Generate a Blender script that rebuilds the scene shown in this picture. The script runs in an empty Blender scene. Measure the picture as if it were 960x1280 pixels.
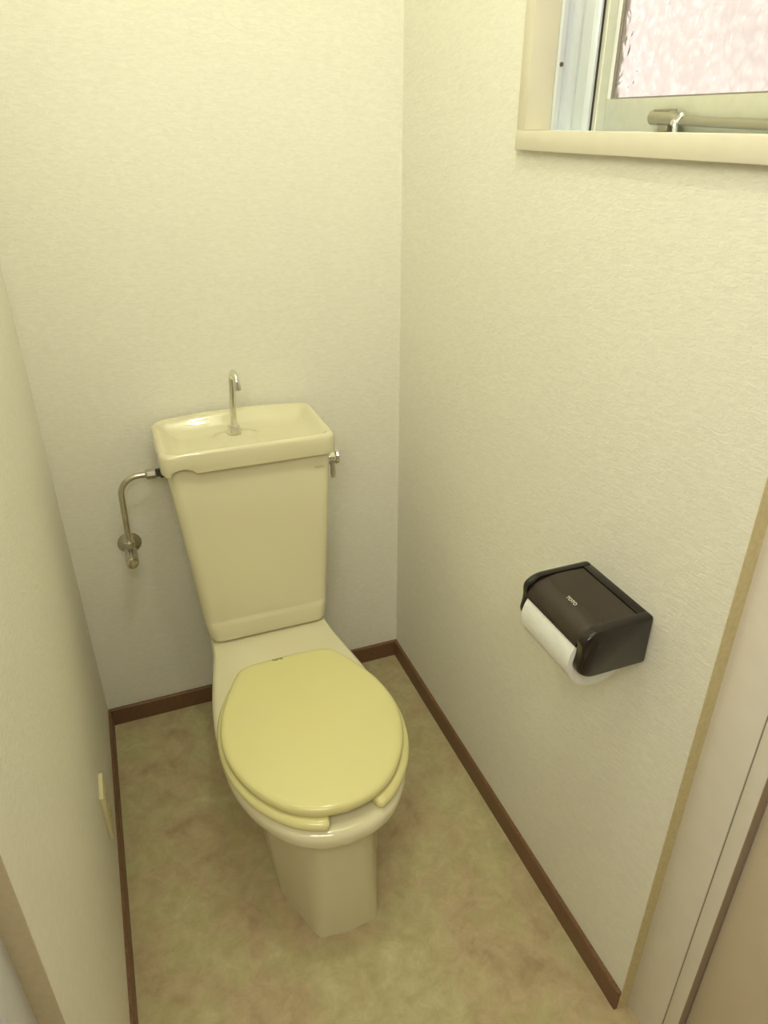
import bpy, bmesh, math, random
from mathutils import Vector, Matrix

random.seed(3)
S = bpy.context.scene
C = S.collection
PI = math.pi

# ------------------------------------------------------------------ camera
W = 0.85                                   # width of the little room
CAM = (0.1683, -1.6445, 1.4656)
PITCH, YAW, ROLL = 0.4958, 0.3712, 0.0019
F_PX = 899.12                              # focal length in pixels of the 960 x 1280 frame


def look():
    fwd0 = Vector((math.sin(YAW), math.cos(YAW), 0))
    right = Vector((math.cos(YAW), -math.sin(YAW), 0))
    up = Vector((0, 0, 1))
    fwd = fwd0 * math.cos(PITCH) - up * math.sin(PITCH)
    u = up * math.cos(PITCH) + fwd0 * math.sin(PITCH)
    r1 = right * math.cos(ROLL) + u * math.sin(ROLL)
    u1 = -right * math.sin(ROLL) + u * math.cos(ROLL)
    return Matrix((r1, u1, -fwd)).transposed().to_4x4()


cam_data = bpy.data.cameras.new('camera')
cam = bpy.data.objects.new('camera', cam_data)
C.objects.link(cam)
cam.matrix_world = Matrix.Translation(CAM) @ look()
cam_data.sensor_fit = 'VERTICAL'
cam_data.sensor_height = 32.0
cam_data.lens = F_PX / 1280 * 32.0
cam_data.clip_start = 0.02
S.camera = cam

# ------------------------------------------------------------------ view, world, lights
S.view_settings.view_transform = 'Standard'
S.view_settings.look = 'None'
S.view_settings.gamma = 1
S.view_settings.use_curve_mapping = False
S.view_settings.exposure = 0.0

LAMP = (0.425, -0.93, 2.36)
LAMP_L = 182.0
LAMP_COL = (0.96, 1.0, 0.78)

world = bpy.data.worlds.new('overcast_sky')
S.world = world
world.use_nodes = True
bg = world.node_tree.nodes['Background']
bg.inputs['Color'].default_value = (1.0, 0.985, 0.975, 1)
bg.inputs['Strength'].default_value = 1.75

hall_data = bpy.data.lights.new('hall_fill', 'AREA')     # unseen fill light added behind the camera for lower walls and floor
hall_data.shape = 'RECTANGLE'
hall_data.size = 0.9
hall_data.size_y = 0.6
hall_data.energy = 15.5
hall_data.color = (1.0, 0.95, 0.78)
fill_light = bpy.data.objects.new('hall_fill', hall_data)
C.objects.link(fill_light)
fill_light.location = (-0.12, -2.0, 2.10)
fill_light.rotation_euler = (Vector((0.45, -0.5, 0.3)) - fill_light.location).to_track_quat('-Z', 'Y').to_euler()


# ------------------------------------------------------------------ materials
def new_mat(name, col, rough=0.5, metal=0.0, spec=0.5, coat=0.0):
    m = bpy.data.materials.new(name)
    m.use_nodes = True
    b = m.node_tree.nodes['Principled BSDF']
    b.inputs['Base Color'].default_value = (*col, 1)
    b.inputs['Roughness'].default_value = rough
    b.inputs['Metallic'].default_value = metal
    b.inputs['Specular IOR Level'].default_value = spec
    if coat:
        b.inputs['Coat Weight'].default_value = coat
        b.inputs['Coat Roughness'].default_value = 0.04
    return m


def nodes(m):
    return m.node_tree.nodes, m.node_tree.links, m.node_tree.nodes['Principled BSDF']


def grain(m, scale=60.0, amount=0.06, stretch=(1, 1, 1), bump=0.0, dist=0.001):
    """faint mottling of the colour plus an optional relief"""
    N, L, b = nodes(m)
    tc = N.new('ShaderNodeTexCoord')
    mp = N.new('ShaderNodeMapping')
    mp.inputs['Scale'].default_value = stretch
    L.new(tc.outputs['Object'], mp.inputs['Vector'])
    nz = N.new('ShaderNodeTexNoise')
    nz.inputs['Scale'].default_value = scale
    nz.inputs['Detail'].default_value = 4
    L.new(mp.outputs['Vector'], nz.inputs['Vector'])
    col = b.inputs['Base Color'].default_value[:3]
    rp = N.new('ShaderNodeValToRGB')
    rp.color_ramp.elements[0].position = 0.3
    rp.color_ramp.elements[1].position = 0.7
    rp.color_ramp.elements[0].color = (*[c * (1 - amount) for c in col], 1)
    rp.color_ramp.elements[1].color = (*[min(1, c * (1 + amount)) for c in col], 1)
    L.new(nz.outputs['Fac'], rp.inputs['Fac'])
    L.new(rp.outputs['Color'], b.inputs['Base Color'])
    if bump:
        bp = N.new('ShaderNodeBump')
        bp.inputs['Strength'].default_value = bump
        bp.inputs['Distance'].default_value = dist
        L.new(nz.outputs['Fac'], bp.inputs['Height'])
        L.new(bp.outputs['Normal'], b.inputs['Normal'])
    return m


def wallpaper(name, col, stretch):
    m = new_mat(name, col, 0.75, spec=0.3)
    N, L, b = nodes(m)
    tc = N.new('ShaderNodeTexCoord')
    mp = N.new('ShaderNodeMapping')
    mp.inputs['Scale'].default_value = stretch
    L.new(tc.outputs['Object'], mp.inputs['Vector'])
    nz = N.new('ShaderNodeTexNoise')
    nz.inputs['Scale'].default_value = 130
    nz.inputs['Detail'].default_value = 3
    nz.inputs['Distortion'].default_value = 0.9
    L.new(mp.outputs['Vector'], nz.inputs['Vector'])
    fine = N.new('ShaderNodeTexNoise')
    fine.inputs['Scale'].default_value = 420
    fine.inputs['Detail'].default_value = 2
    L.new(tc.outputs['Object'], fine.inputs['Vector'])
    mix = N.new('ShaderNodeMath')
    mix.operation = 'MULTIPLY_ADD'
    mix.inputs[1].default_value = 0.35
    L.new(fine.outputs['Fac'], mix.inputs[0])
    L.new(nz.outputs['Fac'], mix.inputs[2])
    rp = N.new('ShaderNodeValToRGB')
    rp.color_ramp.elements[0].position = 0.35
    rp.color_ramp.elements[1].position = 0.7
    rp.color_ramp.elements[0].color = (*[c * 0.965 for c in col], 1)
    rp.color_ramp.elements[1].color = (*[min(1, c * 1.03) for c in col], 1)
    L.new(nz.outputs['Fac'], rp.inputs['Fac'])
    L.new(rp.outputs['Color'], b.inputs['Base Color'])
    bp = N.new('ShaderNodeBump')
    bp.inputs['Strength'].default_value = 0.42
    bp.inputs['Distance'].default_value = 0.0018
    L.new(mix.outputs['Value'], bp.inputs['Height'])
    L.new(bp.outputs['Normal'], b.inputs['Normal'])
    return m


def vinyl_floor():
    m = new_mat('marbled_vinyl', (0.40, 0.34, 0.22), 0.42, spec=0.35)
    N, L, b = nodes(m)
    tc = N.new('ShaderNodeTexCoord')

    def noise(scale, detail, rough, dist):
        n = N.new('ShaderNodeTexNoise')
        n.inputs['Scale'].default_value = scale
        n.inputs['Detail'].default_value = detail
        n.inputs['Roughness'].default_value = rough
        n.inputs['Distortion'].default_value = dist
        L.new(tc.outputs['Object'], n.inputs['Vector'])
        return n
    big = noise(7, 7, 0.62, 0.8)
    r1 = N.new('ShaderNodeValToRGB')
    e = r1.color_ramp.elements
    e[0].position, e[0].color = 0.30, (0.432, 0.343, 0.215, 1)
    e[1].position, e[1].color = 0.72, (0.635, 0.584, 0.373, 1)
    k = e.new(0.45); k.color = (0.559, 0.457, 0.294, 1)
    k = e.new(0.58); k.color = (0.546, 0.508, 0.294, 1)
    L.new(big.outputs['Fac'], r1.inputs['Fac'])
    med = noise(24, 8, 0.72, 0.5)
    r2 = N.new('ShaderNodeValToRGB')
    e = r2.color_ramp.elements
    e[0].position, e[0].color = 0.36, (0.80, 0.74, 0.66, 1)
    e[1].position, e[1].color = 0.66, (1.10, 1.08, 1.05, 1)
    L.new(med.outputs['Fac'], r2.inputs['Fac'])
    mul = N.new('ShaderNodeMix')
    mul.data_type = 'RGBA'
    mul.blend_type = 'MULTIPLY'
    mul.inputs['Factor'].default_value = 0.8
    L.new(r1.outputs['Color'], mul.inputs['A'])
    L.new(r2.outputs['Color'], mul.inputs['B'])
    # ochre flecks
    fl = noise(13, 7, 0.7, 0.8)
    r3 = N.new('ShaderNodeValToRGB')
    e = r3.color_ramp.elements
    e[0].position, e[0].color = 0.60, (0, 0, 0, 1)
    e[1].position, e[1].color = 0.72, (0.55, 0.55, 0.55, 1)
    L.new(fl.outputs['Fac'], r3.inputs['Fac'])
    mx = N.new('ShaderNodeMix')
    mx.data_type = 'RGBA'
    mx.inputs['B'].default_value = (0.533, 0.394, 0.147, 1)
    L.new(r3.outputs['Color'], mx.inputs['Factor'])
    L.new(mul.outputs['Result'], mx.inputs['A'])
    L.new(mx.outputs['Result'], b.inputs['Base Color'])
    bp = N.new('ShaderNodeBump')
    bp.inputs['Strength'].default_value = 0.12
    bp.inputs['Distance'].default_value = 0.001
    L.new(med.outputs['Fac'], bp.inputs['Height'])
    L.new(bp.outputs['Normal'], b.inputs['Normal'])
    return m


def hammered_glass():
    m = bpy.data.materials.new('hammered_glass')
    m.use_nodes = True
    N, L, b = nodes(m)
    b.inputs['Base Color'].default_value = (1.0, 0.965, 0.955, 1)
    b.inputs['Transmission Weight'].default_value = 1.0
    b.inputs['Roughness'].default_value = 0.15
    b.inputs['IOR'].default_value = 1.45
    tc = N.new('ShaderNodeTexCoord')
    nz = N.new('ShaderNodeTexNoise')
    nz.inputs['Scale'].default_value = 40
    nz.inputs['Detail'].default_value = 1
    L.new(tc.outputs['Object'], nz.inputs['Vector'])
    ad = N.new('ShaderNodeVectorMath')
    ad.operation = 'MULTIPLY_ADD'
    ad.inputs[1].default_value = (0.02, 0.02, 0.02)
    L.new(nz.outputs['Color'], ad.inputs[0])
    L.new(tc.outputs['Object'], ad.inputs[2])
    vo = N.new('ShaderNodeTexVoronoi')
    vo.feature = 'SMOOTH_F1'
    vo.inputs['Scale'].default_value = 75
    vo.inputs['Smoothness'].default_value = 0.45
    L.new(ad.outputs['Vector'], vo.inputs['Vector'])
    rp = N.new('ShaderNodeValToRGB')          # the glass is thicker, so greyer, between the pebbles
    e = rp.color_ramp.elements
    e[0].position, e[0].color = 0.10, (1.0, 0.99, 0.985, 1)
    e[1].position, e[1].color = 0.62, (0.84, 0.79, 0.765, 1)
    L.new(vo.outputs['Distance'], rp.inputs['Fac'])
    L.new(rp.outputs['Color'], b.inputs['Base Color'])
    bp = N.new('ShaderNodeBump')
    bp.inputs['Strength'].default_value = 0.7
    bp.inputs['Distance'].default_value = 0.0023
    L.new(vo.outputs['Distance'], bp.inputs['Height'])
    L.new(bp.outputs['Normal'], b.inputs['Normal'])
    return m


def lamp_glow():
    m = bpy.data.materials.new('lamp_glow')
    m.use_nodes = True
    N, L, b = nodes(m)
    b.inputs['Base Color'].default_value = (0.9, 0.9, 0.85, 1)
    b.inputs['Emission Color'].default_value = (*LAMP_COL, 1)
    b.inputs['Emission Strength'].default_value = LAMP_L
    return m


M = {}
M['paper_y'] = wallpaper('cream_wallpaper_side', (0.90, 0.875, 0.775), (1, 0.42, 1.5))
M['paper_x'] = wallpaper('cream_wallpaper_end', (0.90, 0.875, 0.775), (0.42, 1, 1.5))
M['edge'] = grain(new_mat('wall_end_shade_tan', (0.66, 0.57, 0.32), 0.8), 120, 0.08)  # tan and its duller copy below: shade on the wall ends, put into the colour
M['edge2'] = grain(new_mat('wall_end_shade_dull', (0.60, 0.51, 0.34), 0.8), 120, 0.05)
M['ceiling'] = wallpaper('ceiling_paper', (0.84, 0.82, 0.74), (1, 1, 1))
M['floor'] = vinyl_floor()
M['base'] = grain(new_mat('brown_baseboard', (0.19, 0.098, 0.05), 0.45), 30, 0.25, (6, 6, 40))
M['paint'] = grain(new_mat('cream_paint', (0.80, 0.75, 0.60), 0.38), 25, 0.02)
M['jamb'] = grain(new_mat('jamb_paint', (0.90, 0.85, 0.78), 0.4), 25, 0.02)
M['shade_brown'] = new_mat('rebate_shade_brown', (0.36, 0.27, 0.19), 0.7)  # brown stands for shade on the door rebate
M['jamb_daylit'] = grain(new_mat('jamb_paint_daylit', (0.80, 0.83, 0.90), 0.35), 25, 0.02)  # jamb paint tinted blue to carry the hall daylight falling on it
M['door'] = grain(new_mat('door_paint', (0.78, 0.68, 0.54), 0.45), 14, 0.03)
M['hall'] = new_mat('hall_plaster', (0.75, 0.72, 0.68), 0.8)
M['alu'] = grain(new_mat('satin_aluminium', (0.80, 0.85, 0.90), 0.28, metal=0.55), 80, 0.03, (1, 1, 0.05))
M['sash'] = grain(new_mat('sash_aluminium', (0.66, 0.66, 0.54), 0.42, metal=0.35), 80, 0.03)
M['gasket'] = new_mat('dark_gasket', (0.10, 0.07, 0.06), 0.6)
M['daylight_white'] = new_mat('daylight_strip_white', (0.92, 0.92, 0.90), 0.4)  # white standing for bright daylight at the edge of the glass
M['bead'] = new_mat('grey_bead', (0.30, 0.26, 0.22), 0.5)
M['glass'] = hammered_glass()
M['ceramic'] = grain(new_mat('ivory_ceramic', (0.80, 0.75, 0.52), 0.07, spec=0.5, coat=0.4), 5, 0.012)
M['seat'] = grain(new_mat('yellow_seat_plastic', (0.80, 0.745, 0.36), 0.14, spec=0.5), 5, 0.012)
M['chrome'] = grain(new_mat('chrome', (0.80, 0.79, 0.74), 0.10, metal=1.0), 30, 0.04)
M['chrome_old'] = grain(new_mat('dulled_chrome', (0.58, 0.55, 0.48), 0.24, metal=1.0), 30, 0.10)
M['washer'] = new_mat('dark_washer', (0.06, 0.05, 0.045), 0.6)
M['brown'] = grain(new_mat('dark_brown_plastic', (0.014, 0.010, 0.008), 0.2, spec=0.5), 20, 0.10)
M['brown2'] = grain(new_mat('brown_cover_plastic', (0.034, 0.022, 0.015), 0.24, spec=0.55), 20, 0.10)
M['tissue'] = grain(new_mat('white_tissue', (0.86, 0.86, 0.82), 0.95, spec=0.1), 220, 0.03, bump=0.3, dist=0.0006)
M['card'] = new_mat('cardboard', (0.45, 0.34, 0.22), 0.9)
M['plate'] = grain(new_mat('ivory_plate', (0.78, 0.72, 0.45), 0.35), 30, 0.02)
M['slot'] = new_mat('slot_dark', (0.03, 0.03, 0.03), 0.6)
M['ink'] = new_mat('dark_ink', (0.10, 0.08, 0.04), 0.6)
M['ink_pale'] = new_mat('grey_ink', (0.42, 0.38, 0.24), 0.6)
M['ink_light'] = new_mat('silver_ink', (0.80, 0.78, 0.66), 0.5)
M['stay'] = new_mat('dull_bronze', (0.40, 0.37, 0.27), 0.38, metal=0.6)
M['lamp'] = lamp_glow()
M['white'] = new_mat('white_plastic', (0.8, 0.8, 0.78), 0.4)
M['render_wall'] = grain(new_mat('neighbour_render', (0.78, 0.72, 0.67), 0.9), 3, 0.12)


# ------------------------------------------------------------------ mesh helpers
def finish(name, bm, mat, parent=None, smooth=None, loc=None):
    """link a bmesh as ONE object; smooth = angle in degrees"""
    bmesh.ops.recalc_face_normals(bm, faces=bm.faces)
    me = bpy.data.meshes.new(name)
    bm.to_mesh(me)
    bm.free()
    me.materials.append(mat)
    if smooth is not None:
        for p in me.polygons:
            p.use_smooth = True
        me.set_sharp_from_angle(angle=math.radians(smooth))
    o = bpy.data.objects.new(name, me)
    C.objects.link(o)
    if parent is not None:
        o.parent = parent
        o.matrix_parent_inverse = Matrix.Translation(parent.location).inverted()
    return o


def empty(name, loc):
    o = bpy.data.objects.new(name, None)
    o.location = loc
    o.empty_display_size = 0.05
    C.objects.link(o)
    return o


def tag(o, label=None, cat=None, kind=None, group=None):
    if label: o['label'] = label
    if cat: o['category'] = cat
    if kind: o['kind'] = kind
    if group: o['group'] = group
    return o


def add_box(bm, lo, hi, bevel=0.0, seg=2):
    r = bmesh.ops.create_cube(bm, size=1)
    vs = r['verts']
    for v in vs:
        v.co = Vector([lo[i] + (v.co[i] + 0.5) * (hi[i] - lo[i]) for i in range(3)])
    if bevel:
        es = list({e for v in vs for e in v.link_edges})
        bmesh.ops.bevel(bm, geom=es, offset=bevel, segments=seg, profile=0.5, affect='EDGES')


def box(name, lo, hi, mat, parent=None, bevel=0.0, seg=2):
    bm = bmesh.new()
    add_box(bm, lo, hi, bevel, seg)
    return finish(name, bm, mat, parent, smooth=35 if bevel else None)


def add_loft(bm, rings, cap0=True, cap1=True, closed=True):
    R = [[bm.verts.new(p) for p in r] for r in rings]
    n = len(R[0])
    for a, b in zip(R, R[1:]):
        for i in range(n if closed else n - 1):
            j = (i + 1) % n
            bm.faces.new((a[i], a[j], b[j], b[i]))
    if cap0: bm.faces.new(list(reversed(R[0])))
    if cap1: bm.faces.new(R[-1])
    return R


def add_tube(bm, pts, r, n=14, caps=True):
    pts = [Vector(p) for p in pts]
    rad = r if isinstance(r, (list, tuple)) else [r] * len(pts)
    rings = []
    ref = None
    for i, p in enumerate(pts):
        t = (pts[min(i + 1, len(pts) - 1)] - pts[max(i - 1, 0)]).normalized()
        if ref is None:
            ref = t.orthogonal().normalized()
        else:
            ref = (ref - t * ref.dot(t)).normalized()
        b = t.cross(ref)
        rings.append([p + (ref * math.cos(2 * PI * k / n) + b * math.sin(2 * PI * k / n)) * rad[i] for k in range(n)])
    add_loft(bm, rings, caps, caps)


def add_lathe(bm, origin, axis, prof, n=28):
    """prof = [(radius, distance along axis)]"""
    ax = Vector(axis).normalized()
    a = ax.orthogonal().normalized()
    b = ax.cross(a)
    o = Vector(origin)
    rings = [[o + ax * d + (a * math.cos(2 * PI * k / n) + b * math.sin(2 * PI * k / n)) * max(r, 1e-5) for k in range(n)] for r, d in prof]
    add_loft(bm, rings)


def add_prism(bm, prof, fn, t0, t1):
    """extrude a closed 2-d profile; fn(u, v, t) gives the point"""
    add_loft(bm, [[fn(u, v, t0) for u, v in prof], [fn(u, v, t1) for u, v in prof]])


def round_rect(x0, x1, y0, y1, r, nc=6, ne=10):
    """counter-clockwise outline with subdivided edges"""
    pts = []
    cs = [(x1 - r, y1 - r, 0), (x0 + r, y1 - r, 90), (x0 + r, y0 + r, 180), (x1 - r, y0 + r, 270)]
    for q, (cx, cy, a0) in enumerate(cs):
        for k in range(nc + 1):
            a = math.radians(a0 + 90 * k / nc)
            pts.append((cx + r * math.cos(a), cy + r * math.sin(a)))
        nx = cs[(q + 1) % 4]
        p = pts[-1]
        a = math.radians(nx[2])
        e = (nx[0] + r * math.cos(a), nx[1] + r * math.sin(a))
        for k in range(1, ne):
            pts.append((p[0] + (e[0] - p[0]) * k / ne, p[1] + (e[1] - p[1]) * k / ne))
    return pts


def spline(pts, per=6):
    """open Catmull-Rom through 2-d points"""
    out = []
    P = [pts[0]] + list(pts) + [pts[-1]]
    for i in range(1, len(P) - 2):
        for k in range(per):
            t = k / per
            out.append(tuple(0.5 * (2 * P[i][a] + (P[i + 1][a] - P[i - 1][a]) * t +
                       (2 * P[i - 1][a] - 5 * P[i][a] + 4 * P[i + 1][a] - P[i + 2][a]) * t * t +
                       (3 * P[i][a] - P[i - 1][a] - 3 * P[i + 1][a] + P[i + 2][a]) * t ** 3) for a in (0, 1)))
    out.append(tuple(pts[-1]))
    return out


def mirror_outline(half):
    """half runs front centre -> back centre with dx >= 0; returns a closed outline"""
    return list(half) + [(-x, y) for x, y in reversed(half) if x > 1e-6]


def radial(poly, cy, n):
    """distance from (0, cy) to the outline in n directions; angle 0 points to the front (-y)"""
    out = []
    m = len(poly)
    for k in range(n):
        a = 2 * PI * k / n
        d = (math.sin(a), -math.cos(a))
        best = 0.0
        for i in range(m):
            ax, ay = poly[i][0], poly[i][1] - cy
            bx, by = poly[(i + 1) % m][0], poly[(i + 1) % m][1] - cy
            ex, ey = bx - ax, by - ay
            den = d[0] * ey - d[1] * ex
            if abs(den) < 1e-12: continue
            t = (ax * ey - ay * ex) / den
            s = (ax * d[1] - ay * d[0]) / den
            if t > best and -1e-6 <= s <= 1 + 1e-6: best = t
        out.append(best)
    return out


def ring_at(rad, x0, cy, z, n):
    return [(x0 + rad[k] * math.sin(2 * PI * k / n), cy - rad[k] * math.cos(2 * PI * k / n), z if not callable(z) else z(k)) for k in range(n)]


def smooth_cyc(r, times=1):
    for _ in range(times):
        r = [(r[i - 1] + 2 * r[i] + r[(i + 1) % len(r)]) / 4 for i in range(len(r))]
    return r


def lettering(name, text, size, mat, parent, origin, xdir, ydir, depth=0.0004):
    """flat print: the letters as a thin mesh lying at origin"""
    cu = bpy.data.curves.new('lettering', 'FONT')
    cu.body = text
    cu.size = size
    cu.align_x = 'CENTER'
    cu.align_y = 'CENTER'
    cu.extrude = depth
    cu.resolution_u = 3
    tmp = bpy.data.objects.new('lettering', cu)
    C.objects.link(tmp)
    dg = bpy.context.evaluated_depsgraph_get()
    me = bpy.data.meshes.new_from_object(tmp.evaluated_get(dg))
    bpy.data.objects.remove(tmp)
    X = Vector(xdir).normalized()
    Z = X.cross(Vector(ydir)).normalized()
    Y = Z.cross(X)
    me.transform(Matrix.Translation(origin) @ Matrix((X, Y, Z)).transposed().to_4x4())
    me.name = name
    me.materials.clear()
    me.materials.append(mat)
    o = bpy.data.objects.new(name, me)
    C.objects.link(o)
    o.parent = parent
    return o


# ------------------------------------------------------------------ the setting
HZ = 2.53                   # ceiling height
YL, YR = -1.124, -1.108     # where the side walls end at the door frame
WZ0, WZ1, WY0, WY1 = 1.440, 2.02, -1.075, -0.517   # hole for the window

floor = box('floor', (-1.2, -3.2, -0.05), (2.0, 0.15, 0.0), M['floor'])
tag(floor, kind='structure')
tag(box('ceiling', (-1.2, -3.2, HZ), (2.0, 0.15, HZ + 0.05), M['ceiling']), kind='structure')
tag(box('wall_back', (-0.15, 0.0, 0.0), (1.0, 0.15, HZ), M['paper_x']), kind='structure')
tag(box('wall_left', (-0.15, YL, 0.0), (0.0, 0.0, HZ), M['paper_y']), kind='structure')
bm = bmesh.new()
add_box(bm, (W, YR, 0), (W + 0.15, 0, WZ0))
add_box(bm, (W, YR, WZ1), (W + 0.15, 0, HZ))
add_box(bm, (W, WY1, WZ0), (W + 0.15, 0, WZ1))
add_box(bm, (W, YR, WZ0), (W + 0.15, WY0, WZ1))
tag(finish('wall_right', bm, M['paper_y']), kind='structure')
# front wall with the doorway, and the hall outside it
bm = bmesh.new()
add_box(bm, (-1.2, -1.30, 0), (-0.15, YL, HZ))
add_box(bm, (1.0, -1.30, 0), (2.0, YR, HZ))
add_box(bm, (-0.15, -1.30, 0), (-0.075, YL, HZ))
add_box(bm, (0.925, -1.20, 0), (1.0, YR, HZ))
add_box(bm, (-0.075, -1.21, 2.03), (0.925, YR, HZ))
tag(finish('wall_front', bm, M['hall']), kind='structure')
bm = bmesh.new()
add_box(bm, (-1.2, -3.2, 0), (2.0, -3.1, HZ))
add_box(bm, (-1.3, -3.2, 0), (-1.2, -1.12, HZ))
add_box(bm, (2.0, -3.2, 0), (2.1, -1.10, HZ))
tag(finish('wall_hall', bm, M['hall']), kind='structure')

BH, BT = 0.0545, 0.008


def base_prof(h=BH, t=BT):
    return [(0, 0), (t, 0), (t, h - 0.003), (t - 0.002, h - 0.0008), (t - 0.004, h), (0, h)]


bm = bmesh.new()
add_prism(bm, base_prof(), lambda u, v, t: (t, -u, v), 0, W)
tag(finish('baseboard_back', bm, M['base']), kind='structure')
bm = bmesh.new()
add_prism(bm, base_prof(), lambda u, v, t: (u, t, v), YL, -BT)
tag(finish('baseboard_left', bm, M['base']), kind='structure')
bm = bmesh.new()
add_prism(bm, base_prof(), lambda u, v, t: (W - u, t, v), YR, -BT)
tag(finish('baseboard_right', bm, M['base']), kind='structure')

tag(box('shaded_wall_end_1', (W + 0.0005, YR - 0.0015, 0), (0.872, YR + 0.0005, HZ), M['edge']), kind='structure')  # thin strips over the wall ends, painted as their shaded side
tag(box('shaded_wall_end_2', (-0.024, YL - 0.0015, 0), (-0.0005, YL + 0.0005, HZ), M['edge2']), kind='structure')

# door frame: jambs of two strips with a groove, a rebate, and the leaf standing open into the hall
door = tag(empty('door_1', (0.43, -1.16, 0)), kind='structure')
box('jamb_strip', (0.872, -1.1845, 0), (0.925, YR, 2.03), M['jamb'], door, 0.0012)
box('jamb_strip', (0.872, -1.2120, 0), (0.925, -1.1870, 2.03), M['jamb'], door, 0.0012)
box('jamb_core', (0.8735, -1.200, 0), (0.925, YR, 2.03), M['bead'], door)
box('rebate_shade', (0.8724, -1.2136, 0), (0.8858, -1.2119, 2.03), M['shade_brown'], door)  # thin strip painting the shade on the rebate face
box('jamb_strip', (-0.075, -1.187, 0), (-0.024, YL, 2.03), M['jamb_daylit'], door, 0.0015)
box('jamb_strip', (-0.075, -1.29, 0), (-0.037, -1.187, 2.03), M['jamb'], door, 0.0015)
box('jamb_head', (-0.024, -1.212, 1.99), (0.872, YR, 2.03), M['jamb'], door, 0.0015)
leaf = box('door_leaf', (0.886, -1.955, 0.008), (0.922, -1.2145, 1.98), M['door'], door, 0.0015)
bm = bmesh.new()
add_lathe(bm, (0.886, -1.88, 0.98), (-1, 0, 0), [(0.026, 0), (0.026, 0.004), (0.011, 0.006), (0.010, 0.03), (0.024, 0.04), (0.026, 0.052), (0.018, 0.062), (0.0, 0.064)])
kn = finish('door_knob', bm, M['chrome_old'], None, smooth=40)
kn.parent = leaf

# window in the right wall
win = tag(empty('window_1', (W, -0.80, WZ0)), kind='structure')
CX = 0.838                                   # room face of the painted casing
CY0, CY1, CZ0, CZ1 = -1.095, -0.505, 1.4275, 2.045
box('casing_side', (CX, CY1 - 0.026, CZ0 + 0.0285), (0.884, CY1, CZ1), M['paint'], win, 0.0012)
box('casing_side', (CX, CY0, CZ0 + 0.0285), (0.884, CY0 + 0.026, CZ1), M['paint'], win, 0.0012)
box('sill', (CX - 0.001, CY0, CZ0), (0.884, CY1, CZ0 + 0.0285), M['paint'], win, 0.0015)
box('casing_head', (CX, CY0 + 0.026, CZ1 - 0.026), (0.884, CY1 - 0.026, CZ1), M['paint'], win, 0.0012)
FY = CY1 - 0.026                             # inner face of the casing
AL = [(0.884, 0.014), (0.884, -0.001), (0.8865, -0.004), (0.893, -0.0045), (0.8955, -0.001), (0.9005, 0.0025), (0.908, 0.0015),
      (0.9115, -0.0045), (0.9165, -0.0065), (0.9215, -0.004), (0.9245, 0.000), (0.943, 0.001), (0.946, -0.003), (0.9495, -0.006),
      (0.9535, -0.006), (0.9545, 0.000), (0.9545, 0.010), (0.962, 0.010), (0.985, 0.010), (0.985, 0.014)]
bm = bmesh.new()
add_prism(bm, AL, lambda u, v, t: (u, FY + v, t), CZ0 + 0.01, CZ1)
al = finish('aluminium_frame', bm, M['alu'], win, smooth=28)
bm = bmesh.new()
add_prism(bm, AL, lambda u, v, t: (u, CY0 + 0.026 - v, t), CZ0 + 0.01, CZ1)
finish('aluminium_frame', bm, M['alu'], win, smooth=28)
bm = bmesh.new()
add_prism(bm, AL, lambda u, v, t: (u, t, CZ1 - 0.026 + v), CY0, CY1)
finish('aluminium_frame', bm, M['alu'], win, smooth=28)
box('aluminium_frame', (0.884, CY0, CZ0 + 0.008), (0.985, CY1, CZ0 + 0.024), M['alu'], win, 0.001)
box('gasket', (0.956, FY + 0.001, CZ0 + 0.02), (0.966, FY + 0.0098, CZ1), M['gasket'], win)
bm = bmesh.new()
add_lathe(bm, (0.8905, FY - 0.0042, 1.545), (0, -1, 0), [(0.0034, 0), (0.0032, 0.0008), (0.0015, 0.0014), (0, 0.0015)], 14)
finish('screw', bm, M['gasket'], win, smooth=40)
# sash
sx0, sx1 = 0.957, 0.979
SY1, SY0, SZ0, SZ1 = FY - 0.0065, CY0 + 0.034, CZ0 + 0.0245, CZ1 - 0.032
GZ0 = 1.4985
sash = box('sash_rail', (sx0, SY0, SZ0), (sx1, SY1 - 0.0313, GZ0), M['sash'], win, 0.001)


bm = bmesh.new()
add_prism(bm, [(sx0, 0), (sx0, -0.0035), (sx0 + 0.003, -0.0045), (sx0 - 0.0015, -0.0065), (sx0 - 0.0015, -0.010), (sx0, -0.011), (sx0, -0.031), (sx1, -0.031), (sx1, 0)],
          lambda u, v, t: (u, SY1 + v, t), SZ0, SZ1)
finish('sash_stile', bm, M['sash'], win)
box('sash_stile', (sx0, SY0, GZ0), (sx1, SY0 + 0.031, SZ1), M['sash'], win, 0.001)
box('sash_rail', (sx0, SY0 + 0.031, SZ1 - 0.03), (sx1, SY1 - 0.031, SZ1), M['sash'], win, 0.001)
GY1 = SY1 - 0.031
pane = box('pane', (0.9605, SY0 + 0.031, GZ0 - 0.006), (0.9645, GY1 + 0.004, SZ1 - 0.028), M['glass'], win)
box('daylight_strip', (0.9572, GY1 - 0.0092, GZ0), (0.9604, GY1 - 0.0001, SZ1 - 0.03), M['daylight_white'], win, 0.0006)  # added white strip that paints the daylit band beside the stile
box('glazing_gasket', (0.9568, GY1 - 0.0150, GZ0), (0.9604, GY1 - 0.0095, SZ1 - 0.03), M['bead'], win, 0.0008)
box('glazing_gasket', (0.9578, SY0 + 0.031, GZ0), (0.9604, GY1, GZ0 + 0.0018), M['bead'], win, 0.0005)
# stay: bracket, clamp and rod lying along the bottom rail
lat = empty('window_stay', (0.95, -0.73, 1.46))
lat.parent = win
lat.matrix_parent_inverse = Matrix.Translation(win.location).inverted()


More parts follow.
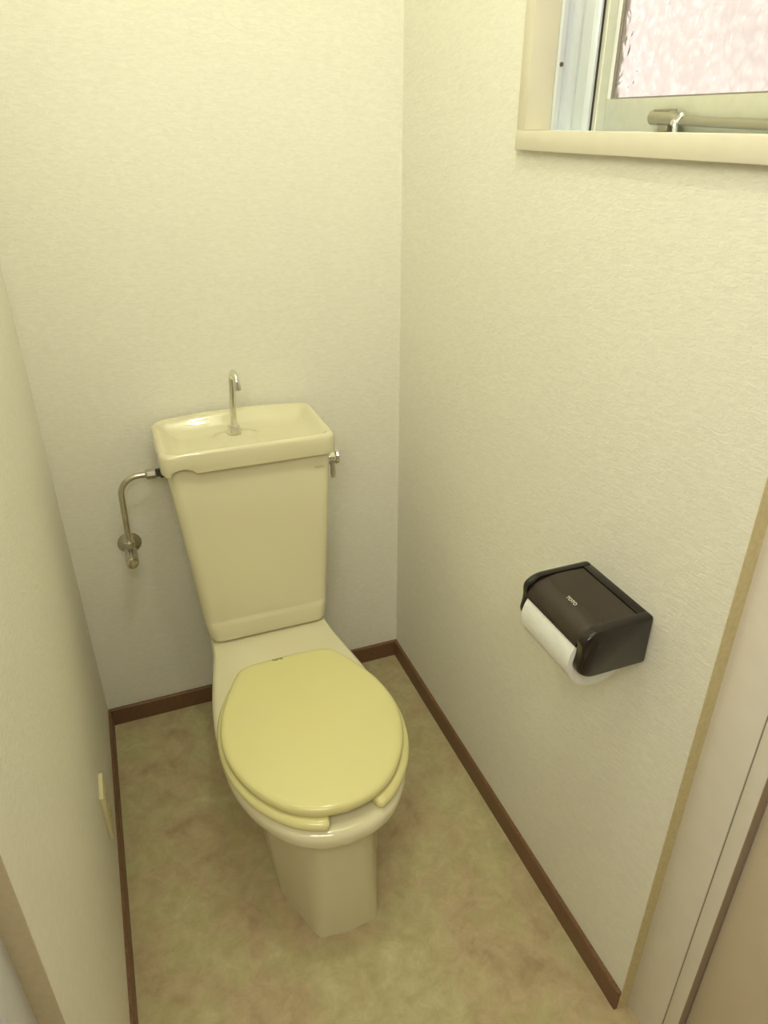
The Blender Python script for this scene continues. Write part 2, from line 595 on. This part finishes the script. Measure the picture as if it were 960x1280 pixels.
def stay_part(name, bm, mat):
    o = finish(name, bm, mat, None, smooth=40)
    o.parent = lat
    o.matrix_parent_inverse = (Matrix.Translation(win.location) @ Matrix.Translation(win.location).inverted() @ Matrix.Translation(lat.location)).inverted()
    return o


bm = bmesh.new()
add_tube(bm, [(0.944, -0.697, 1.473), (0.944, -0.6985, 1.4732), (0.944, -0.74, 1.4722), (0.944, -0.752, 1.470)], [0.0075, 0.0095, 0.0095, 0.006], 16)
add_box(bm, (0.938, -0.737, 1.480), (0.952, -0.705, 1.4835), 0.001)
stay_part('clamp', bm, M['stay'])
bm = bmesh.new()
add_box(bm, (0.938, -0.752, 1.4522), (0.957, -0.708, 1.4555), 0.0008)
add_box(bm, (0.941, -0.735, 1.4555), (0.948, -0.715, 1.466), 0.001)
stay_part('bracket', bm, M['stay'])
bm = bmesh.new()
add_tube(bm, [(0.944, -0.748, 1.470), (0.944, -0.80, 1.4675), (0.944, -1.04, 1.461)], 0.0062, 14)
stay_part('rod', bm, M['stay'])
bm = bmesh.new()
add_tube(bm, [(0.941, -0.752, 1.456), (0.9385, -0.754, 1.468), (0.938, -0.764, 1.4765)], [0.004, 0.0042, 0.003], 10)
add_lathe(bm, (0.936, -0.752, 1.4665), (-1, 0, 0), [(0.005, -0.006), (0.0055, 0), (0.004, 0.002), (0, 0.0025)], 14)
stay_part('thumb_screw', bm, M['chrome'])

# building opposite, seen only as soft shapes through the hammered glass
nb = box('neighbour_wall', (2.6, -4.0, -1.0), (2.8, 2.5, 2.55), M['render_wall'])
nb.name = 'neighbour_house_wall'
tag(nb, kind='structure')

# ------------------------------------------------------------------ ceiling lamp
lamp = tag(empty('ceiling_lamp', (LAMP[0], LAMP[1], HZ)), 'small round ceiling lamp above the toilet room', 'lamp')
bm = bmesh.new()
add_lathe(bm, (LAMP[0], LAMP[1], HZ), (0, 0, -1), [(0.05, 0), (0.05, 0.012), (0.032, 0.03), (0.026, 0.10), (0.024, 0.105)])
finish('lamp_holder', bm, M['white'], lamp, smooth=40)
bm = bmesh.new()
bmesh.ops.create_icosphere(bm, subdivisions=3, radius=0.038, matrix=Matrix.Translation(LAMP))
finish('bulb', bm, M['lamp'], lamp, smooth=60)

# ------------------------------------------------------------------ toilet
TX = 0.419
toilet = tag(empty('toilet', (TX, -0.45, 0)), 'cream ceramic toilet with closed yellow lid, standing against the back wall', 'toilet')
N = 192
CYB = -0.52
rim_half = spline([(0, -0.846), (0.05, -0.838), (0.10, -0.809), (0.146, -0.747), (0.173, -0.675), (0.182, -0.595), (0.181, -0.51), (0.173, -0.43), (0.159, -0.35),
                   (0.145, -0.27), (0.138, -0.16), (0.136, -0.06)]) + [(0.130, -0.035), (0.115, -0.022), (0, -0.022)]
r_rim = radial(mirror_outline(rim_half), CYB, N)
ped_top = mirror_outline([(0, -0.800), (0.048, -0.795), (0.128, -0.66), (0.140, -0.50), (0.130, -0.30), (0.125, -0.12), (0.115, -0.10), (0, -0.10)])
ped_foot = mirror_outline([(0, -0.786), (0.064, -0.778), (0.112, -0.645), (0.116, -0.50), (0.114, -0.30), (0.110, -0.12), (0.10, -0.10), (0, -0.10)])
r_pt = smooth_cyc(radial(ped_top, CYB, N), 1)
r_pf = smooth_cyc(radial(ped_foot, CYB, N), 1)


def mixr(a, b, t):
    return [x + (y - x) * t for x, y in zip(a, b)]


def inset(r, d):
    return [x - d for x in r]


rings = []
FX = TX + 0.010              # the foot sits a touch to the right
rings.append(ring_at(inset(r_pf, -0.001), FX, CYB, 0.0, N))
for z in (0.02, 0.08, 0.16, 0.24):
    rings.append(ring_at(mixr(r_pf, r_pt, z / 0.30), FX - 0.010 * z / 0.30, CYB, z, N))
for z, w in ((0.275, 0.03), (0.295, 0.12), (0.312, 0.32), (0.325, 0.60), (0.333, 0.82)):
    rings.append(ring_at(mixr(r_pt, inset(r_rim, 0.006), w), TX, CYB, z, N))
for z, d in ((0.344, 0.011), (0.3465, 0.0045), (0.351, 0.001), (0.357, 0), (0.366, 0), (0.371, 0.002), (0.376, 0.006), (0.379, 0.012), (0.380, 0.019)):
    rings.append(ring_at(inset(r_rim, d), TX, CYB, z, N))
hole = [(0.112 * math.sin(2 * PI * k / 60), -0.610 - 0.145 * math.cos(2 * PI * k / 60)) for k in range(60)]
r_h = radial(hole, CYB, N)
rings.append(ring_at(inset(r_h, -0.008), TX, CYB, 0.380, N))
for z, s in ((0.377, 1.0), (0.34, 0.94), (0.27, 0.75), (0.22, 0.45), (0.20, 0.2)):
    rings.append(ring_at([x * s for x in r_h], TX, CYB, z, N))
bm = bmesh.new()
add_loft(bm, rings)
finish('bowl', bm, M['ceramic'], toilet, smooth=26)

# seat: a ring open at the front
CYS = -0.60
seat_half = spline([(0, -0.839), (0.05, -0.831), (0.10, -0.803), (0.148, -0.746), (0.177, -0.675), (0.1865, -0.595), (0.176, -0.52), (0.152, -0.455), (0.120, -0.415), (0.06, -0.404), (0, -0.404)])
NS = 120
r_so = radial(mirror_outline(seat_half), CYS, NS)
r_si = radial([(0.105 * math.sin(2 * PI * k / 60), -0.62 - 0.155 * math.cos(2 * PI * k / 60)) for k in range(60)], CYS, NS)
bm = bmesh.new()
gap0, gap1 = 8.5, 15.0                    # degrees left open either side of the front
zs0, zs1 = 0.3808, 0.4015
secs = []
ang = [gap1 + i * 0.8 for i in range(4)] + [gap1 + 3.2 + (360 - gap0 - gap1 - 6.4) * i / 110 for i in range(1, 110)] + [360 - gap0 - 2.4 + i * 0.8 for i in range(4)]


def at_angle(r, deg):
    f = (deg % 360) / 360 * len(r)
    i = int(f)
    return r[i % len(r)] * (1 - f + i) + r[(i + 1) % len(r)] * (f - i)


for idx, a in enumerate(ang):
    e = min(idx, len(ang) - 1 - idx)
    sh = (0.75, 0.90, 0.97)[e] if e < 3 else 1.0
    ro, ri = at_angle(r_so, a), at_angle(r_si, a)
    mid = (ro + ri) / 2
    ro, ri = mid + (ro - mid) * sh, mid + (ri - mid) * sh
    zm = (zs0 + zs1) / 2
    zz0, zz1 = zm + (zs0 - zm) * sh, zm + (zs1 - zm) * sh
    sec = []
    for rr, z in ((ri + 0.004, zz0), (ro - 0.008, zz0), (ro - 0.002, zz0 + 0.004), (ro, zz0 + 0.009), (ro - 0.003, zz1 - 0.005), (ro - 0.010, zz1 - 0.001),
                  (ro - 0.018, zz1), (ri + 0.014, zz1 - 0.002), (ri + 0.004, zz1 - 0.006), (ri, zz0 + 0.006)):
        sec.append((TX + 0.002 + rr * math.sin(math.radians(a)), CYS - rr * math.cos(math.radians(a)), z))
    secs.append(sec)
add_loft(bm, secs)
seat = finish('seat', bm, M['seat'], toilet, smooth=50)

# lid
lid_half = spline([(0, -0.824), (0.05, -0.816), (0.10, -0.787), (0.143, -0.732), (0.170, -0.665), (0.1775, -0.60), (0.166, -0.53), (0.143, -0.472), (0.123, -0.432)]) + \
    [(0.110, -0.411), (0.098, -0.400), (0.083, -0.395), (0, -0.391)]
r_l = radial(mirror_outline(lid_half), CYS, NS)
zl = 0.4025
rings = []
for z, d in ((zl, 0.010), (zl + 0.0005, 0.004), (zl + 0.004, 0.0005), (zl + 0.011, 0), (zl + 0.0165, 0.0015), (zl + 0.0195, 0.0045), (zl + 0.0215, 0.010), (zl + 0.0225, 0.018)):
    rings.append(ring_at(inset(r_l, d), TX, CYS, z, NS))
for s in (0.8, 0.6, 0.4, 0.2, 0.03):
    rings.append(ring_at([x * s for x in inset(r_l, 0.018)], TX, CYS, zl + 0.0225 + 0.004 * (1 - s * s), NS))
bm = bmesh.new()
add_loft(bm, rings)
slid = finish('seat_lid', bm, M['seat'], toilet, smooth=50)
slid['label'] = 'glossy yellow lid, shut'
lettering('mark', 'TOTO', 0.0085, M['ink'], slid, (0.400, -0.4045, zl + 0.0222), (1, 0, 0), (0, 1, 0), 0.0005)
for dx in (-0.07, 0.07):
    bm = bmesh.new()
    add_tube(bm, [(TX + dx - 0.022, -0.392, 0.3915), (TX + dx + 0.022, -0.392, 0.3915)], 0.0095, 14)
    finish('hinge', bm, M['seat'], toilet, smooth=40)

# tank: tapering body with a soft step near the bottom
def tank_ring(z, hw, yf, r, xc=None):
    xc = TX if xc is None else xc
    return [(x, y, z) for x, y in round_rect(xc - hw, xc + hw, yf, -0.012, r, 6, 5)]


rings = [tank_ring(0.3812, 0.128, -0.236, 0.022), tank_ring(0.383, 0.135, -0.244, 0.024), tank_ring(0.388, 0.1405, -0.2505, 0.026), tank_ring(0.396, 0.1435, -0.2520, 0.026),
         tank_ring(0.425, 0.1465, -0.2490, 0.026), tank_ring(0.432, 0.1475, -0.2476, 0.026), tank_ring(0.437, 0.1485, -0.2446, 0.026), tank_ring(0.442, 0.1495, -0.2436, 0.026),
         tank_ring(0.55, 0.1585, -0.236, 0.026), tank_ring(0.70, 0.1715, -0.224, 0.026), tank_ring(0.822, 0.1805, -0.214, 0.026), tank_ring(0.826, 0.178, -0.212, 0.024)]
bm = bmesh.new()
add_loft(bm, rings)
tank = finish('tank', bm, M['ceramic'], toilet, smooth=40)
yl = -0.2215
lettering('mark', 'TOTO', 0.0075, M['ink_pale'], tank, (0.5665, yl + 0.0005, 0.785), (1, 0, 0), (0, 0.08, 1), 0.0004)

# tank lid with hand basin
LX0, LX1, LY0, LY1 = 0.2265, 0.6065, -0.234, -0.012


def bump_back(x, y):
    s = max(0.0, min(1.0, (y + 0.16) / 0.14))
    c = max(0.0, math.cos((x - 0.42) / 0.19 * PI / 2))
    return 0.010 * s * s * (3 - 2 * s) * c ** 0.8


def lid_ring(d, z, notch=False, lift=1.0):
    out = []
    for x, y in round_rect(LX0 + d, LX1 - d, LY0 + d, LY1 - d, max(0.026 - d * 0.6, 0.006), 8, 36):
        zz = z + lift * bump_back(x, y)
        if notch and y < LY0 + d + 0.010:
            t = (x - 0.270) / 0.026
            if abs(t) < 1: zz += 0.013 * (1 - t * t) ** 0.6
            if x < 0.246: zz -= 0.003
        out.append((x, y, zz))
    return out


def pad(x, y):
    u = max(abs(x - 0.406) - 0.026, 0) / 0.036
    v = max(abs(y + 0.135) - 0.040, 0) / 0.034
    t = min(1.0, math.hypot(u, v))
    return 0.0125 * (1 - t * t * (3 - 2 * t))


rings = [lid_ring(0.014, 0.826, True, 0), lid_ring(0.004, 0.8185, True, 0), lid_ring(0.001, 0.8195, True, 0), lid_ring(0.0, 0.823, True, 0), lid_ring(0.0, 0.845, False, 0.3), lid_ring(0.0008, 0.857),
         lid_ring(0.0025, 0.8615), lid_ring(0.006, 0.8645), lid_ring(0.010, 0.8655), lid_ring(0.014, 0.8645), lid_ring(0.018, 0.862), lid_ring(0.024, 0.856, False, 0.8), lid_ring(0.034, 0.846, False, 0.4), lid_ring(0.046, 0.838, False, 0.15),
         lid_ring(0.060, 0.8345, False, 0)]
last = rings[-1]
cx = sum(p[0] for p in last) / len(last)
cy = sum(p[1] for p in last) / len(last)
for s in (0.9, 0.8, 0.7, 0.6, 0.5, 0.4, 0.3, 0.2, 0.1, 0.02):
    rings.append([(cx + (p[0] - cx) * s, cy + (p[1] - cy) * s, 0.8345 - 0.002 * (1 - s)) for p in last])
for ri in range(10, len(rings)):
    rings[ri] = [(x, y, max(z, min(z + pad(x, y), 0.8535))) for x, y, z in rings[ri]]
bm = bmesh.new()
add_loft(bm, rings)
tlid = finish('tank_lid', bm, M['ceramic'], toilet, smooth=50)

# spout on the tank lid
SXp, SYp, SZp = 0.4035, -0.104, 0.8435
pts = [(SXp, SYp, SZp), (SXp + 0.002, SYp, SZp + 0.05)]
top = 0.970
for k in range(13):
    a = PI * k / 12
    pts.append((SXp + 0.006 + 0.004 * k / 12, SYp - 0.021 + 0.021 * math.cos(a), top + 0.021 * math.sin(a)))
pts.append((SXp + 0.011, SYp - 0.0425, top - 0.010))
bm = bmesh.new()
add_tube(bm, pts, [0.0072] * (len(pts) - 4) + [0.0072, 0.0074, 0.0077, 0.0077], 16)
sp = finish('spout', bm, M['chrome'], toilet, smooth=50)
bm = bmesh.new()
add_lathe(bm, (SXp, SYp, SZp), (0, 0, 1), [(0.0178, 0), (0.0178, 0.003), (0.0148, 0.014), (0.0122, 0.024), (0.009, 0.0258)], 8)
nut = finish('spout_nut', bm, M['chrome'], None, smooth=20)
nut.parent = sp

# flush handle on the right side of the tank
bm = bmesh.new()
add_lathe(bm, (0.590, -0.185, 0.789), (1, 0, 0), [(0.017, 0), (0.017, 0.007), (0.0135, 0.010), (0.013, 0.022), (0.0175, 0.0245), (0.0185, 0.029), (0.0165, 0.032), (0.010, 0.0335), (0, 0.034)])
fh = finish('flush_handle', bm, M['chrome'], toilet, smooth=40)
bm = bmesh.new()
add_tube(bm, [(0.607, -0.186, 0.785), (0.607, -0.190, 0.765), (0.606, -0.196, 0.748), (0.606, -0.198, 0.742)], [0.006, 0.0056, 0.0058, 0.0045], 12)
lv = finish('lever', bm, M['chrome_old'], None, smooth=40)
lv.parent = fh

# ------------------------------------------------------------------ water supply valve and pipe
VX, VZ, PY = 0.1365, 0.556, -0.056
valve = tag(empty('stop_valve', (VX, 0.0, VZ)), 'dull chrome stop valve and bent supply pipe on the back wall beside the tank', 'valve')
bm = bmesh.new()
add_lathe(bm, (VX, 0, VZ), (0, -1, 0), [(0.0285, 0), (0.0285, 0.002), (0.025, 0.006), (0.014, 0.010), (0.011, 0.012)])
finish('wall_flange', bm, M['chrome_old'], valve, smooth=40)
bm = bmesh.new()
add_lathe(bm, (VX, -0.010, VZ), (0, -1, 0), [(0.0105, 0), (0.0105, 0.030), (0.0145, 0.033), (0.0145, 0.058), (0.0115, 0.062), (0.0115, 0.066), (0.0145, 0.068), (0.0148, 0.090), (0.012, 0.097), (0.006, 0.0985), (0, 0.0985)])
add_lathe(bm, (VX, PY, VZ + 0.008), (0, 0, 1), [(0.0095, 0), (0.0095, 0.012), (0.0125, 0.013), (0.0125, 0.026), (0.0085, 0.029)], 20)
finish('valve_body', bm, M['chrome_old'], valve, smooth=40)
bm = bmesh.new()
pts = [(VX, PY, VZ + 0.02), (VX + 0.002, PY, 0.66)]
zc = 0.712
for k in range(11):
    a = PI / 2 * k / 10
    pts.append((VX + 0.003 + 0.044 * (1 - math.cos(a)), PY - 0.002, zc + 0.044 * math.sin(a)))
pts.append((0.216, PY - 0.002, 0.7565))
add_tube(bm, pts, 0.0068, 16)
finish('supply_pipe', bm, M['chrome_old'], valve, smooth=50)
bm = bmesh.new()
add_lathe(bm, (0.198, PY - 0.002, 0.7565), (1, 0, 0), [(0.0085, 0), (0.0115, 0.003), (0.0125, 0.005), (0.0125, 0.022), (0.011, 0.024)], 8)
un = finish('union_nut', bm, M['chrome_old'], valve, smooth=20)
bm = bmesh.new()
add_lathe(bm, (0.222, PY - 0.002, 0.7565), (1, 0, 0), [(0.0095, 0), (0.0095, 0.009), (0.013, 0.0095), (0.013, 0.0205)], 20)
finish('washer', bm, M['washer'], valve, smooth=40)

# ------------------------------------------------------------------ paper holder on the right wall
HY0, HY1 = -0.992, -0.823                    # near and far ends
holder = tag(empty('paper_holder', (W, (HY0 + HY1) / 2, 0.76)), 'dark brown plastic toilet paper holder fixed to the right wall', 'paper holder')


def smooth_poly(pts, r, n=5):
    """round every corner of a polygon; pts = [(x, y, radius)]"""
    out = []
    m = len(pts)
    for i in range(m):
        p = Vector(pts[i][:2])
        a = (Vector(pts[i - 1][:2]) - p)
        b = (Vector(pts[(i + 1) % m][:2]) - p)
        rr = pts[i][2] if len(pts[i]) > 2 else r
        d = min(rr, a.length * 0.49, b.length * 0.49)
        p0, p1 = p + a.normalized() * d, p + b.normalized() * d
        for k in range(n + 1):
            t = k / n
            q = p0 * (1 - t) ** 2 + p * 2 * t * (1 - t) + p1 * t * t
            out.append((q.x, q.y))
    return out


cap_prof = smooth_poly([(0.850, 0.744, 0.004), (0.850, 0.8285, 0.004), (0.750, 0.8285, 0.012), (0.728, 0.816, 0.012), (0.731, 0.785, 0.02), (0.725, 0.759, 0.02), (0.745, 0.744, 0.014)], 0.01)


def end_cap(y0, y1):
    bm = bmesh.new()
    cxp = sum(p[0] for p in cap_prof) / len(cap_prof)
    czp = sum(p[1] for p in cap_prof) / len(cap_prof)

    def sc(s, y):
        return [(min(0.85, cxp + (px - cxp) * s), y, czp + (pz - czp) * s) for px, pz in cap_prof]
    rg = [sc(0.94, y0), sc(0.975, y0 + 0.0012), sc(0.995, y0 + 0.004), sc(1.0, y0 + 0.007), sc(1.0, y1 - 0.002), sc(0.985, y1)]
    add_loft(bm, rg)
    return bm


finish('end_cap', end_cap(HY0, HY0 + 0.017), M['brown'], holder, smooth=40)
bm = end_cap(-HY1, -HY1 + 0.013)
for v in bm.verts: v.co.y = -v.co.y
finish('end_cap', bm, M['brown'], holder, smooth=40)
bm = bmesh.new()
add_box(bm, (0.838, HY0 + 0.016, 0.746), (W, HY1 - 0.012, 0.824), 0.001)
add_box(bm, (0.8335, HY0 + 0.016, 0.812), (W, HY1 - 0.012, 0.8275), 0.002)
finish('back_plate', bm, M['brown'], holder, smooth=40)
# cover: a curved flap from the hinge rail down over the roll
cov = []
top_line = [(0.832, 0.8255), (0.80, 0.8265), (0.772, 0.8255), (0.752, 0.8215), (0.739, 0.8135), (0.731, 0.803), (0.7285, 0.795)]
low_line = [(x + 0.0025, z - 0.0035) for x, z in reversed(top_line)]
prof = spline(top_line, 4) + spline(low_line, 4)
bm = bmesh.new()
add_prism(bm, prof, lambda u, v, t: (u, t, v), HY0 + 0.0185, HY1 - 0.0145)
cv = finish('cover', bm, M['brown2'], holder, smooth=40)
cv['label'] = 'brown hinged cover flap'
lettering('mark', 'TOTO', 0.0085, M['ink_light'], cv, (0.7625, -0.908, 0.8242), (0, -1, 0), (1, 0, 0.2), 0.0006)
bm = bmesh.new()
add_tube(bm, [(0.778, HY0 + 0.0165, 0.766), (0.778, HY1 - 0.0125, 0.766)], 0.0085, 16)
finish('spindle', bm, M['brown'], holder, smooth=40)

# the roll of paper held inside
RX, RZ, RR = 0.7785, 0.7615, 0.0555
roll = tag(empty('toilet_paper', (RX, (HY0 + HY1) / 2, RZ)), 'white toilet paper roll showing under the brown holder cover', 'toilet paper')
ry0, ry1 = HY0 + 0.0195, HY1 - 0.016
bm = bmesh.new()
n = 48
prof_o = [(RX + RR * math.cos(2 * PI * k / n), RZ + RR * math.sin(2 * PI * k / n)) for k in range(n)]


def circ(r, y):
    return [(RX + r * math.cos(2 * PI * k / n), y, RZ + r * math.sin(2 * PI * k / n)) for k in range(n)]


rg = [circ(0.019, ry0), circ(0.035, ry0 + 0.0004), circ(RR - 0.002, ry0), circ(RR, ry0 + 0.0015), circ(RR, ry1 - 0.0015), circ(RR - 0.002, ry1), circ(0.019, ry1), circ(0.0185, ry1), circ(0.0185, ry0)]
add_loft(bm, rg + [rg[0]], False, False)
bmesh.ops.remove_doubles(bm, verts=bm.verts, dist=1e-6)
finish('paper_winding', bm, M['tissue'], roll, smooth=40)
bm = bmesh.new()
rg = [circ(0.0182, ry0 + 0.0005), circ(0.0182, ry1 - 0.0005), circ(0.0168, ry1 - 0.0005), circ(0.0168, ry0 + 0.0005)]
add_loft(bm, rg + [rg[0]], False, False)
bmesh.ops.remove_doubles(bm, verts=bm.verts, dist=1e-6)
finish('core', bm, M['card'], roll, smooth=40)
# loose end: last turn of the sheet over the front of the roll
bm = bmesh.new()
a0, a1 = math.radians(118), math.radians(196)
o_, i_ = [], []
for k in range(15):
    a = a0 + (a1 - a0) * k / 14
    o_.append((RX + (RR + 0.0013) * math.cos(a), RZ + (RR + 0.0013) * math.sin(a)))
    i_.append((RX + (RR + 0.0004) * math.cos(a), RZ + (RR + 0.0004) * math.sin(a)))
add_prism(bm, o_ + i_[::-1], lambda u, v, t: (u, t, v), ry0 + 0.0006, ry1 - 0.0006)
finish('loose_sheet', bm, M['tissue'], roll, smooth=50)

# ------------------------------------------------------------------ outlet plate low on the left wall
plate = tag(empty('outlet_plate', (0.0, -0.495, 0.23)), 'small ivory outlet plate low on the left wall above the baseboard', 'outlet')
box('cover_plate', (0.0, -0.53, 0.17), (0.0085, -0.46, 0.29), M['plate'], plate, 0.0015)
for z in (0.206, 0.254):
    sk = box('socket', (0.006, -0.511, z - 0.016), (0.0089, -0.479, z + 0.016), M['plate'], plate, 0.001)
    for dy in (-0.0065, 0.0065):
        b = box('slot', (0.0075, -0.495 + dy - 0.0012, z - 0.004), (0.0091, -0.495 + dy + 0.0012, z + 0.005), M['slot'])
        b.parent = sk
